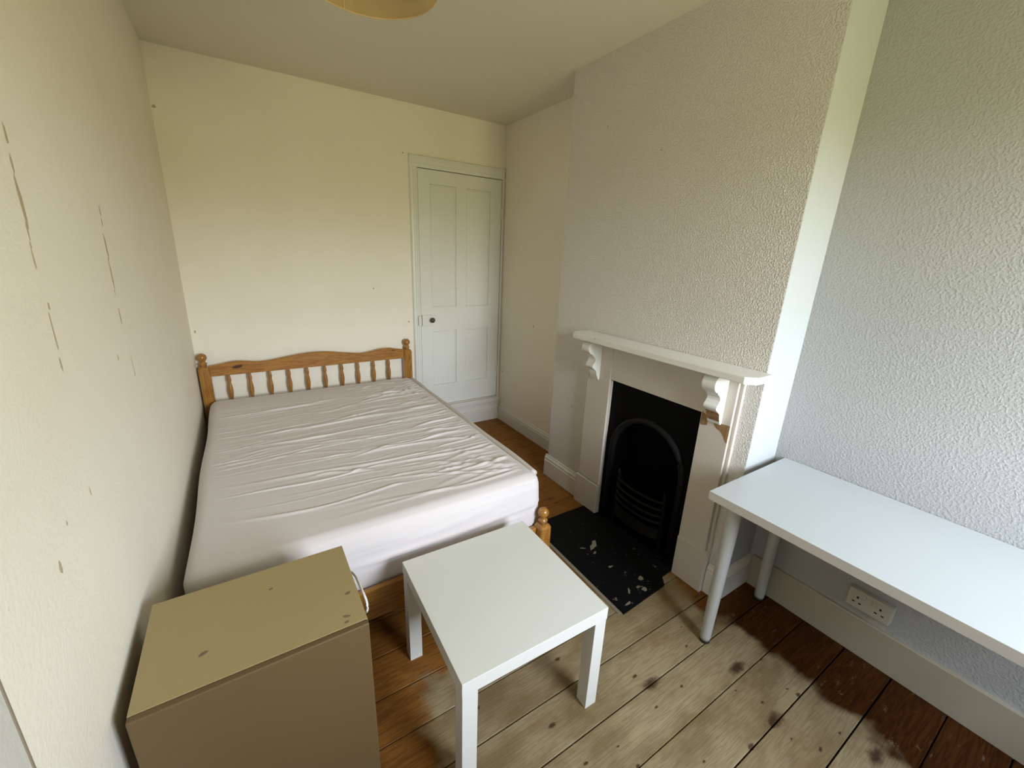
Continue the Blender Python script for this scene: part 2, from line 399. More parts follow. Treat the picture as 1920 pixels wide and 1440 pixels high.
skirt('baseboard_back', .15, lambda u, v, t: (t, -u, v), lx(.1)+.001, 1.49)

# cupboard door in the back wall
door = empty('door_1', (DX0, 0, DZ0), 'narrow off-white four-panel cupboard door beside the bed', kind='structure')
g = .005
lx0, lx1, lz0, lz1 = DX0+g, DX1-g, DZ0+g+.004, DZ1-g
px = [(1.666, 1.897), (1.988, 2.220)]; pzs = [(.437, .936), (1.140, 2.108)]
bm = bmesh.new(); yf, yb = -.006, .032
for x0, x1 in ((lx0, px[0][0]), (px[0][1], px[1][0]), (px[1][1], lx1)): bx(bm, x0, x1, yf, yb, lz0, lz1)
for x0, x1 in px:
    for z0, z1 in ((lz0, pzs[0][0]), (pzs[0][1], pzs[1][0]), (pzs[1][1], lz1)): bx(bm, x0, x1, yf, yb, z0, z1)
link('door_leaf', bm, M_door, door)
box('gap_shade_sheet', M_dark, DX0-.01, DX1+.01, .036, .046, DZ0-.01, DZ1+.01, door)  # dark sheet added so the gaps round the door look shaded
for x0, x1 in px:
    for z0, z1 in pzs:
        bm = bx(bmesh.new(), x0, x1, .006, .02, z0, z1)
        m_ = .012                                        # thin bead round the panel
        for a0, a1, c0, c1 in ((x0, x0+m_, z0, z1), (x1-m_, x1, z0, z1), (x0+m_, x1-m_, z0, z0+m_), (x0+m_, x1-m_, z1-m_, z1)):
            bx(bm, a0, a1, .000, .008, c0, c1, .003, 1)
        link('door_panel', bm, M_door, door)
lock = box('rim_lock', M_door, 1.571, 1.690, -.026, yf, .986, 1.078, door, .003)
bm = bmesh.new(); prof = [(.0001, -.066), (.012, -.065), (.020, -.058), (.0225, -.050), (.020, -.042), (.010, -.036), (.008, -.026)]
n = 16; rings = [[bm.verts.new((1.655+r*math.cos(2*math.pi*k/n), y, 1.035+r*math.sin(2*math.pi*k/n))) for k in range(n)] for r, y in prof]
for A, B_ in zip(rings, rings[1:]):
    for k in range(n): bm.faces.new((A[k], A[(k+1) % n], B_[(k+1) % n], B_[k]))
bmesh.ops.recalc_face_normals(bm, faces=bm.faces[:])
tag(link('door_knob', bm, M_knob, lock, True), 'dark brown round knob')
box('lock_keeper', M_door, 1.536, 1.560, -.042, -.024, .990, 1.075, door, .003)
for z in (1.94, .53):
    bm = bx(bmesh.new(), DX1-.012, DX1+.012, -.012, -.006, z-.045, z+.045, .001, 1)
    lathe(bm, [(.006, z-.045), (.006, z+.045)], DX1, -.014, 8)
    link('hinge', bm, M_door, door)
# door casing and the boxed step below it
cas = empty('trim_2', (1.5, 0, 0), 'moulded off-white door casing', kind='structure')
def casing(x0, x1, name):
    pr = [(0, 0), (0, .012), (.008, .022), (.022, .024), (.030, .018), (.045, .018), (.052, .012), (x1-x0, .012), (x1-x0, 0)]
    return link(name, prism(bmesh.new(), [(x0+u, -v) for u, v in pr], lambda u, v, t: (u, v, t), .02, 2.2138), M_door, cas)
casing(1.500, DX0+.001, 'casing_jamb')
pr = [(0, 0), (0, .012), (.008, .022), (.022, .024), (.030, .018), (.055, .018), (.064, .012), (.085, .012), (.085, 0)]
link('casing_head', prism(bmesh.new(), [(2.299-u, -v) for u, v in pr], lambda u, v, t: (t, v, u), 1.500, 2.350), M_door, cas)
box('casing_jamb', M_door, DX1, 2.358, -.010, 0, .02, 2.214, cas)
st = empty('trim_3', (1.9, 0, 0), 'painted step board below the cupboard door', kind='structure')
box('step_ledge', M_trim, 1.50, W-.002, -.036, .0, .190, .232, st, .004)
bm = prism(bmesh.new(), skirt_prof(.150, .026), lambda u, v, t: (t, -u, v), 1.50, W-.021)
link('step_board', bm, M_trim, st)
box('step_riser', M_trim, 1.50, W-.002, -.016, .0, .15, .19, st)

# scuffs and torn paint
fl = lambda u, v, t: (lx(v)+t, u, v)
for y, z, w, h in ((-2.240, 1.757, .012, .035), (-2.247, 1.712, .010, .030), (-2.252, 1.655, .018, .085), (-2.258, 1.60, .008, .03), (-2.262, 1.575, .007, .018), (-2.265, 1.55, .008, .035),
                   (-2.255, 1.465, .009, .016), (-2.265, 1.415, .009, .085), (-2.272, 1.355, .009, .028), (-1.70, 1.665, .011, .030), (-1.705, 1.635, .009, .02), (-1.718, 1.57, .018, .075),
                   (-1.728, 1.495, .016, .075), (-1.735, 1.445, .006, .015), (-1.735, 1.375, .013, .05), (-1.715, 1.225, .007, .045), (-1.86, 1.275, .010, .018),
                   (-2.508, 1.055, .014, .024), (-2.44, 1.10, .006, .010), (-2.30, 1.09, .006, .02)):
    chip(wall_left, M_scuff, fl, y, z, w*.72, h, .0008, jag=.3)
chip(wall_left, M_fill, fl, -1.715, 1.195, .016, .030, .001)
fb = lambda u, v, t: (u, -t, v)
for x, z, w, h in ((.020, 2.322, .020, .016), (.012, 1.030, .012, .018), (1.460, 2.298, .012, .012), (1.462, 1.027, .016, .014), (1.184, 1.301, .012, .012)):
    chip(wall_back, M_scuff, fb, x, z, w, h)
fc = lambda u, v, t: (B-t, u, v)
for y, z, w, h in ((-1.877, 2.106, .010, .012), (-1.493, 2.283, .008, .010), (-1.397, .624, .010, .016)): chip(wall_breast, M_scuff, fc, y, z, w, h)
fa = lambda u, v, t: (W-t, u, v)
for y, z, w, h in ((-.06, .50, .014, .018), (-.542, 1.022, .014, .020)): chip(wall_alc, M_scuff, fa, y, z, w, h)
for y, z, w, h, a in ((-2.83, .162, .028, .006, 0), (-3.06, .205, .15, .003, .1), (-3.075, .195, .12, .003, .1), (-3.09, .182, .06, .006, .12)):
    chip(wall_right, M_scuff, fa, y, z, w, h, .001, tilt=a, name='wall_scratch')

# ------------------------------------------------------------------ bed
bed = empty('bed', (.72, -1.03, 0), 'varnished orange pine double bed with spindle headboard against the back wall', 'bed')
def post(name, cx, cy, zs, s=.066, kn=True):
    """square post with chamfered shoulder; ball finial on top"""
    bm = bmesh.new(); h = s/2
    lev = [(0, h), (zs-.018, h), (zs-.006, h-.006), (zs, h-.016)]
    rings = []
    for z, q in lev:
        c_ = min(.006, q*.3)
        rings.append([bm.verts.new((cx+a, cy+b_, z)) for a, b_ in ((q-c_, q), (-q+c_, q), (-q, q-c_), (-q, -q+c_), (-q+c_, -q), (q-c_, -q), (q, -q+c_), (q, q-c_))])
    for A, B_ in zip(rings, rings[1:]):
        for k in range(8): bm.faces.new((A[k], A[(k+1) % 8], B_[(k+1) % 8], B_[k]))
    bm.faces.new(rings[0]); bm.faces.new(rings[-1]); bmesh.ops.recalc_face_normals(bm, faces=bm.faces[:])
    p = link(name, bm, M_pinev, bed)
    r = .0275
    prof = [(.020, zs-.002), (.019, zs+.010), (.024, zs+.016), (.024, zs+.020), (.016, zs+.026), (.016, zs+.032)]
    zc = zs+.055+.004
    prof += [(r*math.sin(a), zc-r*math.cos(a)) for a in [math.radians(d) for d in range(38, 180, 14)]] + [(.0005, zc+r)]
    link('finial', lathe(bmesh.new(), prof, cx, cy, 20), M_pinev, p, True)
    return p
HY = -.045
post('headboard_post', .026, HY, .805); post('headboard_post', 1.420, HY, .805)
post('foot_post', .026, -2.022, .332); post('foot_post', 1.420, -2.022, .332)
# shaped top rail
pts = [(.056, .803), (.12, .812), (.2, .824), (.27, .818), (.345, .808), (.42, .811), (.52, .825), (.62, .838), (.72, .843), (.82, .836), (.92, .820), (1.04, .805), (1.12, .812), (1.2, .826), (1.27, .826), (1.33, .815), (1.39, .805)]
def cat(P_, n=4):
    out = []
    for i in range(len(P_)-1):
        p0, p1, p2, p3 = P_[max(i-1, 0)], P_[i], P_[i+1], P_[min(i+2, len(P_)-1)]
        for k in range(n):
            t = k/n
            out.append(tuple(.5*((2*p1[j])+(-p0[j]+p2[j])*t+(2*p0[j]-5*p1[j]+4*p2[j]-p3[j])*t*t+(-p0[j]+3*p1[j]-3*p2[j]+p3[j])*t**3) for j in range(len(p1))))
    return out+[P_[-1]]
top = cat(pts)
bm = bmesh.new(); rows = []
for x, z in top:
    zb = .731
    rows.append([bm.verts.new(q) for q in ((x, HY-.014, zb), (x, HY-.014, z-.006), (x, HY-.008, z), (x, HY+.008, z), (x, HY+.014, z-.006), (x, HY+.014, zb))])
for A, B_ in zip(rows, rows[1:]):
    for k in range(6): bm.faces.new((A[k], A[(k+1) % 6], B_[(k+1) % 6], B_[k]))
bm.faces.new(rows[0]); bm.faces.new(rows[-1]); bmesh.ops.recalc_face_normals(bm, faces=bm.faces[:])
rail = link('top_rail', bm, M_pinex, bed)
fr = lambda u, v, t: (u, HY-.014-t, v)
kp = [(.052*math.cos(a)*(1 if abs(math.cos(a)) > .5 else .9)*.62, .011*math.sin(a)) for a in [2*math.pi*k/14 for k in range(14)]]
kp = [(.215+u, .785+v+u*.12) for u, v in kp]
tag(link('knot', prism(bmesh.new(), kp, fr, -.001, .0006), M_knot, rail), 'dark oval knot')
kp = [(1.30+.016*math.cos(a), .806+.005*math.sin(a)) for a in [2*math.pi*k/10 for k in range(10)]]
link('knot', prism(bmesh.new(), kp, fr, -.001, .0006), M_knot, rail)
# turned balusters
sp_prof = [(.0085, .42), (.0085, .50), (.0115, .535), (.0125, .545), (.009, .555), (.0095, .562), (.0135, .590), (.0155, .615), (.0130, .645), (.0095, .668), (.0085, .676), (.0115, .684), (.0128, .694), (.0108, .706), (.0085, .722), (.0085, .735)]
b0 = link('baluster', lathe(bmesh.new(), sp_prof, .155, HY, 12), M_pinev, bed, True)
for k in range(1, 10):
    c_ = b0.copy(); C.objects.link(c_); c_.parent = bed; c_.matrix_parent_inverse = b0.matrix_parent_inverse.copy(); c_.location.x = .1228*k
box('headboard_rail', M_pinex, .056, 1.392, HY-.014, HY+.014, .36, .43, bed, .004)
for x in (.020, 1.400): box('side_rail', M_piney, x-.0, x+.024, -1.992, -.076, .150, .256, bed, .004)
box('foot_rail', M_pinex, .058, 1.388, -2.018, -1.994, .168, .312, bed, .005)
for k in range(9): box('slat', M_pinex, .045, 1.399, -.28-.195*k, -.21-.195*k, .236, .256, bed)

# mattress in its fitted sheet: fine grid, folds modelled as ridges
def mattress():
    x0, x1, y0, y1, z0, z1, r = .030, 1.428, -1.978, -.088, .2575, .578, .050
    nx, ny, nz = 110, 560, 24
    rng = np.random.default_rng(5)
    V, F, idx = [], [], {}
    xs = np.linspace(x0, x1, nx+1); ys = np.linspace(y0, y1, ny+1); zs = np.linspace(z0, z1, nz+1)
    def vid(i, j, k):
        key = (i, j, k)
        if key not in idx: idx[key] = len(V); V.append((xs[i], ys[j], zs[k]))
        return idx[key]
    for i in range(nx):
        for j in range(ny): F.append((vid(i, j, nz), vid(i+1, j, nz), vid(i+1, j+1, nz), vid(i, j+1, nz)))
    for k in range(nz):
        for i in range(nx):
            F.append((vid(i, 0, k), vid(i+1, 0, k), vid(i+1, 0, k+1), vid(i, 0, k+1)))
            F.append((vid(i+1, ny, k), vid(i, ny, k), vid(i, ny, k+1), vid(i+1, ny, k+1)))
        for j in range(ny):
            F.append((vid(nx, j, k), vid(nx, j+1, k), vid(nx, j+1, k+1), vid(nx, j, k+1)))
            F.append((vid(0, j+1, k), vid(0, j, k), vid(0, j, k+1), vid(0, j+1, k+1)))
    i0 = len(F)
    P = np.array(V)
    lo = np.array([x0+r, y0+r, z0+r]); hi = np.array([x1-r, y1-r, z1-r])
    Q = np.clip(P, lo, hi); D = P-Q; n = np.linalg.norm(D, axis=1, keepdims=True); Nn = D/np.maximum(n, 1e-9)
    P2 = Q+Nn*r
    X, Y, Z = P2.T
    d = np.zeros(len(X))
    def ridge(xa, ya, xb, yb, bend, amp, w, asym=1.0):
        """fold from a to b with a sideways bend; fades at both ends"""
        L_ = math.hypot(xb-xa, yb-ya); ux, uy = (xb-xa)/L_, (yb-ya)/L_
        s = ((X-xa)*ux+(Y-ya)*uy)/L_
        q = (X-xa)*(-uy)+(Y-ya)*ux - bend*np.sin(np.pi*np.clip(s, 0, 1)) - .006*np.sin(9*s+xa*40)
        env = np.clip(s/.12, 0, 1)*np.clip((1-s)/.45, 0, 1); env = env*env*(3-2*env)
        ww = np.where(q > 0, w, w*asym)
        return amp*env*(np.exp(-(q/ww)**2)-.35*np.exp(-((q+w*1.6)/(w*1.3))**2))
    # long folds from the right-hand edge across the bed
    for k in range(105):
        ya = -.35-1.45*(k+rng.uniform(-.5, .5))/105
        L_ = rng.uniform(.35, 1.30) if rng.random() < .6 else rng.uniform(.25, .6)
        dy = (-.16+.26*((ya+.35)/-1.45))*L_+rng.normal()*.045
        xa = 1.40 if rng.random() < .6 else rng.uniform(.75, 1.3)
        d += ridge(xa, ya, max(xa-L_, .06), ya+dy, rng.normal()*.028, .0016+.0068*rng.random()**2, .0042+.0085*rng.random()**1.6, rng.uniform(.6, 1.7))
    # shallow folds from the wall side
    for k in range(24):
        ya = rng.uniform(-1.3, -.25)
        d += ridge(.06, ya, rng.uniform(.4, .95), ya+rng.normal()*.04+.07, rng.normal()*.012, rng.uniform(.001, .003), rng.uniform(.0045, .009))
    # crumple by the head-end corner
    for k in range(20):
        xa, ya = rng.uniform(.95, 1.38), rng.uniform(-.52, -.16); a = rng.uniform(-1.0, .6)+math.pi
        L_ = rng.uniform(.12, .34)
        d += ridge(xa, ya, xa+L_*math.cos(a), ya+L_*math.sin(a)*.8, rng.normal()*.03, rng.uniform(.003, .0075), rng.uniform(.005, .010), rng.uniform(.7, 1.5))
    for k in range(6):
        ya = -.20-.055*k
        d += ridge(1.40, ya, 1.27, ya-.05, .01, .006, .010)
    # fan of folds running into the foot corner
    for k, (xb, yb, am) in enumerate(((.62, -1.62, .0075), (.55, -1.80, .0065), (.80, -1.50, .006), (.92, -1.72, .0045), (1.0, -1.38, .005), (1.15, -1.62, .006), (1.22, -1.78, .005), (.40, -1.86, .004), (.86, -1.86, .004))):
        d += ridge(1.38, -1.90+.012*k, xb, yb, .03*(1 if k % 2 else -1), am*.85, .007+.0025*(k % 3), 1.6)
    for k in range(5): d += ridge(1.02+.05*k, -1.62, 1.04+.05*k, -1.76, .01, .0035, .009)
    topm = np.clip(Nn[:, 2], 0, 1)
    # gentle body hollow and crown
    body = -.012*np.exp(-(((X-.85)/.42)**2+((Y+1.45)/.35)**2)) - .006*np.exp(-(((X-.5)/.4)**2+((Y+.7)/.5)**2))
    Z = Z+topm*(d+body)
    # foot face: bulges out a little, piping lines, small creases
    fm = np.clip(-Nn[:, 1], 0, 1)
    fd = .012*np.sin(np.pi*np.clip((Z-z0)/(z1-z0), 0, 1))
    def line(zc, w): return np.exp(-((Z-zc)/w)**2)
    fd += -.011*line(.405+.012*np.sin(X*5), .007)+.007*line(.420+.012*np.sin(X*5), .010)-.007*line(.541+.006*np.sin(X*3), .0055)*np.clip((X-.35)*2.5, 0, 1)+.004*line(.556, .010)
    for k in range(22):
        xa = rng.uniform(.1, 1.4); zc = rng.uniform(.30, .54)
        s = (X-xa)/rng.uniform(.08, .22); q = Z-zc-.10*(X-xa)*rng.uniform(.2, 1.6)
        fd += rng.uniform(.002, .005)*np.exp(-s*s)*np.exp(-(q/.008)**2)
    Y = Y-fm*fd
    sm = np.clip(Nn[:, 0], 0, 1)
    X = X+sm*(.010*np.sin(np.pi*np.clip((Z-z0)/(z1-z0), 0, 1))+.003*np.sin(Y*9)+.5*d)
    lm = np.clip(-Nn[:, 0], 0, 1); X = X+lm*.004*np.sin(Y*7)
    me = bpy.data.meshes.new('mattress')
    me.from_pydata(np.stack([X, Y, Z], 1).tolist(), [], F); me.materials.append(M_sheet)
    for p in me.polygons: p.use_smooth = True
    o = bpy.data.objects.new('mattress', me); C.objects.link(o)
    return o
mat = tag(mattress(), 'double mattress in a wrinkled off-white fitted sheet on the pine bed', 'mattress')
link('edge_piping', tube(bmesh.new(), cat([(1.424+.003*math.sin(k*1.7), -.13-.180*k, .562+.002*math.sin(k*2.3)) for k in range(11)], 5), .0155, 8), M_side, mat, True)

# ------------------------------------------------------------------ fireplace
fp = empty('fireplace', (B, -2.05, 0), 'white painted fireplace surround with black arched iron insert on chimney breast', 'fireplace')
JX = 2.070
def jamb(y0, y1, name='jamb'):
    lo, hi = min(y0, y1), max(y0, y1)
    bm = bx(bmesh.new(), JX, JX+.013, lo, hi, .21, 1.136, .0015, 1)
    bx(bm, JX+.013, JX+.018, lo+.004, hi-.004, .21, 1.136)
    bx(bm, JX+.018, B, lo, hi, .0, 1.136, .001, 1)
    return link(name, bm, M_mantel, fp)
jl = jamb(-1.562, FY0); jr = jamb(FY1, -2.493)
for y0, y1, nm in ((-1.552, -1.562, 0), (-2.493, -2.508, 1)):
    box('edge_moulding', M_mantel, JX+.018, B, y0, y1, .0, 1.136, fp, .003)
box('plinth_block', M_mantel, JX-.008, JX+.017, -1.546, FY0+.001, 0, .205, fp, .0025)
box('plinth_block', M_mantel, JX-.008, JX+.017, FY1-.001, -2.512, 0, .232, fp, .0025)
bm = bx(bmesh.new(), JX+.004, B, FY1, FY0, FZ, 1.136, .001, 1)
link('frieze', bm, M_mantel, fp)
# shelf with clipped corners
SX = 1.945
poly = [(B, -1.495), (SX+.045, -1.495), (SX, -1.535), (SX, -2.572), (SX+.040, -2.608), (B-.0, -2.608)]
bm = prism(bmesh.new(), poly, lambda u, v, t: (u, v, t), 1.136, 1.166)
bmesh.ops.bevel(bm, geom=[e for e in bm.edges if abs(e.verts[0].co.z-e.verts[1].co.z) < 1e-6], offset=.003, segments=2, affect='EDGES')
shelf = link('mantel_shelf', bm, M_shelf, fp)
chip(shelf, M_scuff, lambda u, v, t: (SX-t, u, v), -1.72, 1.162, .012, .006, name='paint_chip')
# scrolled corbels
def arc(cx, cz, r, a0, a1, n): return [(cx+r*math.cos(math.radians(a0+(a1-a0)*k/n)), cz+r*math.sin(math.radians(a0+(a1-a0)*k/n))) for k in range(n+1)]
cp = [(JX+.002, 1.136), (1.985, 1.136)] + arc(2.000, 1.092, .038, 110, 262, 10) + [(2.002, 1.045), (2.010, 1.040)] + arc(2.004, 1.018, .020, 60, -40, 5) + arc(2.022, .981, .017, 120, 260, 6) + [(2.028, .956), (2.038, .948), (2.044, .926), (2.060, .893), (JX+.002, .893)]
for y0, y1 in ((-1.602, -1.662), (-2.387, -2.449)):
    link('corbel', prism(bmesh.new(), cp, lambda u, v, t: (u, t, v), y0, y1), M_shelf, fp)
# bare wood where the paint has come away under the right corbel
fj = lambda u, v, t: (JX-t, u, v)
def bare(poly): return tag(link('bare_patch', prism(bmesh.new(), poly, fj, 0, .0008), M_bare, fp), 'bare brown wood where paint has flaked off')
bare([(-2.350, .925), (-2.368, .915), (-2.384, .900), (-2.386, .868), (-2.372, .862), (-2.358, .858), (-2.349, .865)])
bare([(-2.415, .895), (-2.492, .900), (-2.492, .815), (-2.482, .822), (-2.470, .842), (-2.452, .862), (-2.430, .868), (-2.418, .880)])
bm = prism(bmesh.new(), [(2.0275, .954), (2.0375, .947), (2.0435, .925), (2.052, .9085), (2.0535, .909), (2.046, .926), (2.040, .949), (2.029, .957)], lambda u, v, t: (u-.0012, t, v), -2.3865, -2.4495)
tag(link('bare_patch', bm, M_bare, fp), 'bare brown wood on the corbel tip')
# iron insert: plate with arched hole
ac, zs_, ri, z_b = -2.048, .500, .232, .10
IX = 2.100
bm = bmesh.new()
outer = [(FY0+.001, 0), (FY0+.001, FZ), (FY1-.001, FZ), (FY1-.001, 0)]
n = 24
angs = sorted([math.pi*k/n for k in range(n+1)]+[math.atan2(FZ-zs_, FY0-ac), math.atan2(FZ-zs_, FY1-ac)])
arcp = [(ac+ri*math.cos(a_), zs_+ri*math.sin(a_)) for a_ in angs]
hole = [(ac+ri, 0)] + arcp + [(ac-ri, 0)]
def proj_outer(p):
    y, z = p; a = math.atan2(z-zs_, y-ac)
    yy, zz = math.cos(a), math.sin(a)
    s = min(((FY0-ac) if yy > 0 else (FY1-ac))/yy if abs(yy) > 1e-6 else 9, (FZ-zs_)/zz if zz > 1e-6 else 9)
    return (ac+yy*s, zs_+zz*s)
op = [(FY0, 0)] + [proj_outer(p) for p in arcp] + [(FY1, 0)]
def strip(A, B_, xa, xb):
    va = [bm.verts.new((xa, y, z)) for y, z in A]; vb = [bm.verts.new((xb, y, z)) for y, z in B_]
    for k in range(len(A)-1): bm.faces.new((va[k], va[k+1], vb[k+1], vb[k]))
strip(op, hole, IX, IX); strip(hole, hole, IX, IX+.05)
ins = link('iron_insert', bm, M_iron, fp)
ring = [(IX, ac+(ri+.012), .06)] + [(IX, ac+(ri+.012)*math.cos(math.pi*k/n), zs_+(ri+.012)*math.sin(math.pi*k/n)) for k in range(n+1)] + [(IX, ac-(ri+.012), .06)]
link('arch_moulding', tube(bmesh.new(), ring, .019, 10), M_iron2, ins, True)
box('firebox_base', M_iron, IX-.001, IX+.05, ac-ri-.005, ac+ri+.005, .0005, .009, ins)
# firebox: curved back and sides
bm = bmesh.new(); n = 14
plan = [(IX+.045, ac+ri+.01)]+[(IX+.045+.20*math.sin(math.pi*k/n), ac+(ri+.01)*math.cos(math.pi*k/n)) for k in range(n+1)]+[(IX+.045, ac-ri-.01)]
lo = [bm.verts.new((x, y, .004)) for x, y in plan]; hi = [bm.verts.new((x, y, .86)) for x, y in plan]
for k in range(len(plan)-1): bm.faces.new((lo[k], lo[k+1], hi[k+1], hi[k]))
bm.faces.new(hi); bm.faces.new(lo)
link('firebox', bm, M_iron, ins)
# grate: bowed bars, side uprights, ash cover
gr = empty('grate', (2.05, ac, .1)); gr.parent = fp; gr.matrix_parent_inverse = fp.matrix_basis.inverted()
def bow(z, out, w=.165, n=14): return [(IX+.005-out*math.sin(math.pi*k/n), ac-.005+w*math.cos(math.pi*k/n), z) for k in range(n+1)]
for z, o_ in ((.335, .050), (.293, .060), (.252, .064), (.211, .064)):
    link('grate_bar', tube(bmesh.new(), bow(z, o_), .0085, 8), M_iron2, gr, True)
bm = bmesh.new(); A = bow(.17, .062); B_ = bow(.105, .066)
va = [bm.verts.new(p) for p in A]; vb = [bm.verts.new(p) for p in B_]; va2 = [bm.verts.new((p[0]+.012, p[1], p[2])) for p in A]; vb2 = [bm.verts.new((p[0]+.012, p[1], p[2])) for p in B_]
for k in range(len(A)-1):
    bm.faces.new((va[k], va[k+1], vb[k+1], vb[k])); bm.faces.new((va2[k], va2[k+1], vb2[k+1], vb2[k])); bm.faces.new((va[k], va[k+1], va2[k+1], va2[k])); bm.faces.new((vb[k], vb[k+1], vb2[k+1], vb2[k]))
bmesh.ops.recalc_face_normals(bm, faces=bm.faces[:]); link('ash_cover', bm, M_iron2, gr)
for s in (1, -1):
    link('grate_upright', tube(bmesh.new(), [(IX-.004, ac-.005+s*.165, .02), (IX-.006, ac-.005+s*.165, .36), (IX-.012, ac-.005+s*.163, .392)], [.011, .010, .006], 8), M_iron2, gr, True)

# hearth slab
bm = prism(bmesh.new(), [(1.626, -2.415), (1.640, -1.652), (2.060, -1.652), (2.060, -1.753), (2.098, -1.753), (2.098, -2.343), (2.060, -2.343), (1.985, -2.350), (1.945, -2.395)], lambda u, v, t: (u, v, t), -.006, .007)
hearth = tag(link('hearth', bm, M_hearth), 'chipped black painted hearth slab on the floor before the fireplace', 'hearth')
ch = lambda u, v, t: (u, v, .007+t)
for x, y, w, h, a in ((1.835, -1.985, .13, .045, .6), (1.80, -2.035, .045, .022, .3), (1.80, -2.16, .045, .018, -.2), (1.765, -1.97, .055, .010, -.7), (1.87, -2.30, .07, .04, .5), (1.755, -2.33, .06, .018, .9), (1.83, -2.36, .05, .03, .2), (1.69, -2.385, .06, .02, .1)):
    chip(hearth, M_worn, ch, x, y, w*.55, h*.7, .0005, tilt=a, jag=.5)
bm = prism(bmesh.new(), [(1.606, -2.40), (1.622, -1.66), (1.639, -1.66), (1.625, -2.405)], lambda u, v, t: (u, v, t), -.002, .0035)
link('mortar_edge', bm, M_worn, hearth)

# ------------------------------------------------------------------ square white side table
tb = empty('side_table', (.964, -2.363, 0), 'low square white side table with thick square legs at the foot of the bed', 'table')
a = -.0225
def rot(o, cx=.964, cy=-2.363, ang=a):
    o.matrix_basis = Matrix.Translation((cx, cy, 0)) @ Matrix.Rotation(ang, 4, 'Z') @ Matrix.Translation((-cx, -cy, 0))
    return o
def tbox(name, mat_, *v, bevel=.0015): return rot(box(name, mat_, *v, parent=None, bevel=bevel, seg=2))
def adopt(o, p):
    o.parent = p; o.matrix_parent_inverse = p.matrix_basis.inverted(); return o
cx, cy, h = .964, -2.363, .275
adopt(tbox('tabletop', M_lack, cx-h, cx+h, cy-h, cy+h, .400, .450), tb)
for sx_ in (1, -1):
    for sy_ in (1, -1):
        x0 = cx+sx_*h; y0 = cy+sy_*h
        adopt(tbox('leg', M_lack, x0-sx_*.0015, x0-sx_*.0515, y0-sy_*.0015, y0-sy_*.0515, 0, .400), tb)

# ------------------------------------------------------------------ desk
dk = empty('desk', (2.06, -3.22, 0), 'long white desk with slim grey tapered legs along the right wall', 'desk')
DY0, DY1 = -2.622, -3.822
bm = bx(bmesh.new(), 1.764, 2.362, DY1, DY0, .700, .735, .0012, 2)
for f in bm.faces:
    if f.normal.z < .9: f.material_index = 1
o = link('desktop', bm, [M_desk, M_deskedge], dk)
def dleg(x, y, dx_, dy_):
    prof = [(.0205, .012), (.0215, .03), (.0285, .655), (.031, .690), (.036, .698), (.036, .700)]
    bm = lathe(bmesh.new(), prof, 0, 0, 20)
    for v in bm.verts:
        k = v.co.z/.7; v.co.x += x+dx_*k; v.co.y += y+dy_*k
    l_ = link('leg', bm, M_metal, dk, True)
    tag(link('foot_cap', lathe(bmesh.new(), [(.019, 0), (.0215, .003), (.0215, .013), (.0195, .0135)], x, y, 18), M_black, l_, True), 'black rubber foot cap')
for x, y, dx_, dy_ in ((1.836, -2.694, .010, 0), (2.292, -2.690, -.010, 0), (1.836, -3.745, .010, 0), (2.292, -3.745, -.010, 0)): dleg(x, y, dx_, dy_)

# ------------------------------------------------------------------ beige cabinet in front of the bed
cb = empty('bedside_cabinet', (.243, -2.39, 0), 'plain beige painted bedside cabinet against the left wall at the bed foot', 'cabinet')
CX0, CX1, CY0, CY1, CZ = .014, .470, -2.545, -2.214, .706
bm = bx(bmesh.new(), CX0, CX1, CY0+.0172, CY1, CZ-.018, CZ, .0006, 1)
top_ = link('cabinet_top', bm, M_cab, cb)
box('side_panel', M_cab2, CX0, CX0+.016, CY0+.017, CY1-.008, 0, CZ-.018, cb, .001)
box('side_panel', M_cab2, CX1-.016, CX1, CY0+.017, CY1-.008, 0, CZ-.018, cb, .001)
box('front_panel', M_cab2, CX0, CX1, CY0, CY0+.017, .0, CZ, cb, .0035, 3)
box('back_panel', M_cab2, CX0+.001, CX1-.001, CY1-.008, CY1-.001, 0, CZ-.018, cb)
ct = lambda u, v, t: (u, v, CZ+t)
for x, y, w, h_, an in ((.130, -2.440, .022, .009, .5), (.272, -2.303, .012, .008, .4), (.446, -2.420, .016, .010, .4), (.428, -2.496, .020, .007, -.3), (.424, -2.514, .012, .006, .3)):
    chip(top_, M_dent, ct, x, y, w, h_, .0004, tilt=an, name='dent')
# white cable looping out behind the cabinet
pts = [(.492, -2.16, .010), (.490, -2.165, .30), (.488, -2.20, .56), (.485, -2.30, .655), (.484, -2.405, .686), (.4875, -2.44, .672), (.485, -2.445, .645), (.479, -2.39, .60), (.482, -2.27, .52), (.486, -2.235, .30), (.488, -2.23, .010)]
tag(link('cable', tube(bmesh.new(), cat(pts, 6), .0034, 8), M_cable, None, True), 'thin white cable looping beside the beige cabinet', 'cable')

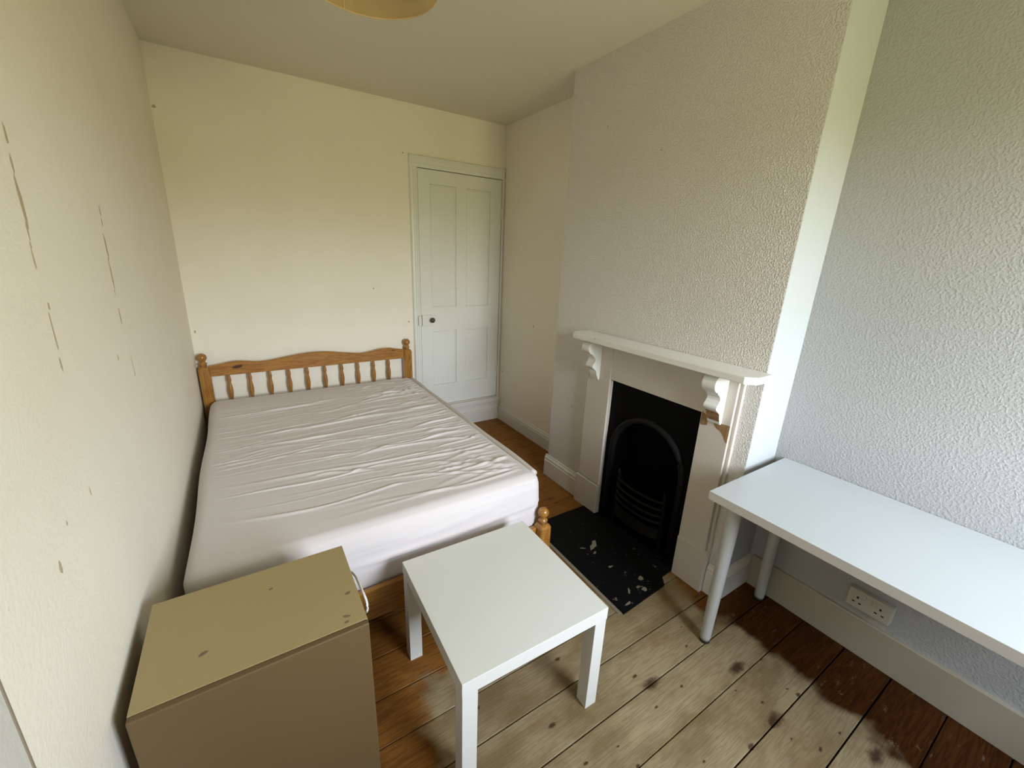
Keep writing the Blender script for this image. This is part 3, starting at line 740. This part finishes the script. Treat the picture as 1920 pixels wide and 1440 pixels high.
# ------------------------------------------------------------------ double wall socket under the desk
sk = empty('wall_socket', (W, -3.064, .262), 'white double power socket on the right wall under the desk', 'socket')
def sock(o):
    o.parent = None
    o.matrix_basis = Matrix.Translation((W, -3.064, .262)) @ Matrix.Rotation(-.10*0, 4, 'X') @ Matrix.Translation((-W, 3.064, -.262))
    return adopt(o, sk)
box('back_box', M_socket, W-.024, W, -3.140, -2.988, .222, .304, sk, .004)
fpk = box('face_plate', M_socket, W-.033, W-.024, -3.137, -2.991, .220, .306, sk, .003)
for yc in (-3.026, -3.102):
    for dy_, dz_, w, h_ in ((0, .018, .007, .010), (-.011, -.006, .009, .006), (.011, -.006, .009, .006)):
        box('pin_hole', M_black, W-.0336, W-.0328, yc+dy_-w/2, yc+dy_+w/2, .262+dz_-h_/2-.008, .262+dz_+h_/2-.008, fpk)
    box('switch', M_socket, W-.037, W-.033, yc-.007+(.020 if yc > -3.06 else -.020)*-1, yc+.007+(.020 if yc > -3.06 else -.020)*-1, .272, .294, fpk, .0015)

# ------------------------------------------------------------------ pendant lamp
LX, LY, LZ, LR = .719, -1.957, 2.300, .189
lp = empty('pendant_lamp', (LX, LY, H), 'tan fabric drum pendant lampshade hanging from the ceiling', 'lamp')
bm = bmesh.new(); n = 64; hh, rt = .21, .165
r1 = [bm.verts.new((LX+LR*math.cos(2*math.pi*k/n), LY+LR*math.sin(2*math.pi*k/n), LZ)) for k in range(n)]
r2 = [bm.verts.new((LX+rt*math.cos(2*math.pi*k/n), LY+rt*math.sin(2*math.pi*k/n), LZ+hh)) for k in range(n)]
for k in range(n): bm.faces.new((r1[k], r1[(k+1) % n], r2[(k+1) % n], r2[k]))
bmesh.ops.solidify(bm, geom=bm.faces[:], thickness=.0015)
sh = link('lampshade', bm, M_shade, lp, True)
for z, r in ((LZ+.003, LR), (LZ+hh-.003, rt)):
    link('rim', tube(bmesh.new(), [(LX+r*math.cos(2*math.pi*k/n), LY+r*math.sin(2*math.pi*k/n), z) for k in range(n)], .0028, 6, True), M_shade, sh, True)
an = math.atan2(-1.755-LY, .679-LX)
an = math.atan2(.243, -.04)
link('seam', tube(bmesh.new(), [(LX+(LR-.003)*math.cos(an), LY+(LR-.003)*math.sin(an), LZ+.002), (LX+(rt-.003)*math.cos(an), LY+(rt-.003)*math.sin(an), LZ+hh)], .0018, 6), M_shade, sh)
bm = bmesh.new()
for k in range(3):
    a_ = 2*math.pi*k/3+.4; tube(bm, [(LX, LY, LZ+hh-.01), (LX+rt*math.cos(a_), LY+rt*math.sin(a_), LZ+hh-.004)], .002, 6)
link('spider_frame', bm, M_metal, lp)
link('cord', tube(bmesh.new(), [(LX, LY, H-.03), (LX, LY, LZ+hh-.02)], .003, 8), M_cable, lp, True)
link('lamp_holder', lathe(bmesh.new(), [(.012, LZ+.21), (.019, LZ+.20), (.019, LZ+.15), (.016, LZ+.145)], LX, LY, 16), M_cable, lp, True)
link('bulb', lathe(bmesh.new(), [(.013, LZ+.147), (.015, LZ+.13), (.028, LZ+.10), (.030, LZ+.08), (.024, LZ+.06), (.010, LZ+.05), (.0005, LZ+.048)], LX, LY, 18), M_bulb, lp, True)
link('ceiling_rose', lathe(bmesh.new(), [(.045, H), (.044, H-.012), (.030, H-.026), (.008, H-.034)], LX, LY, 24), M_cable, lp, True)
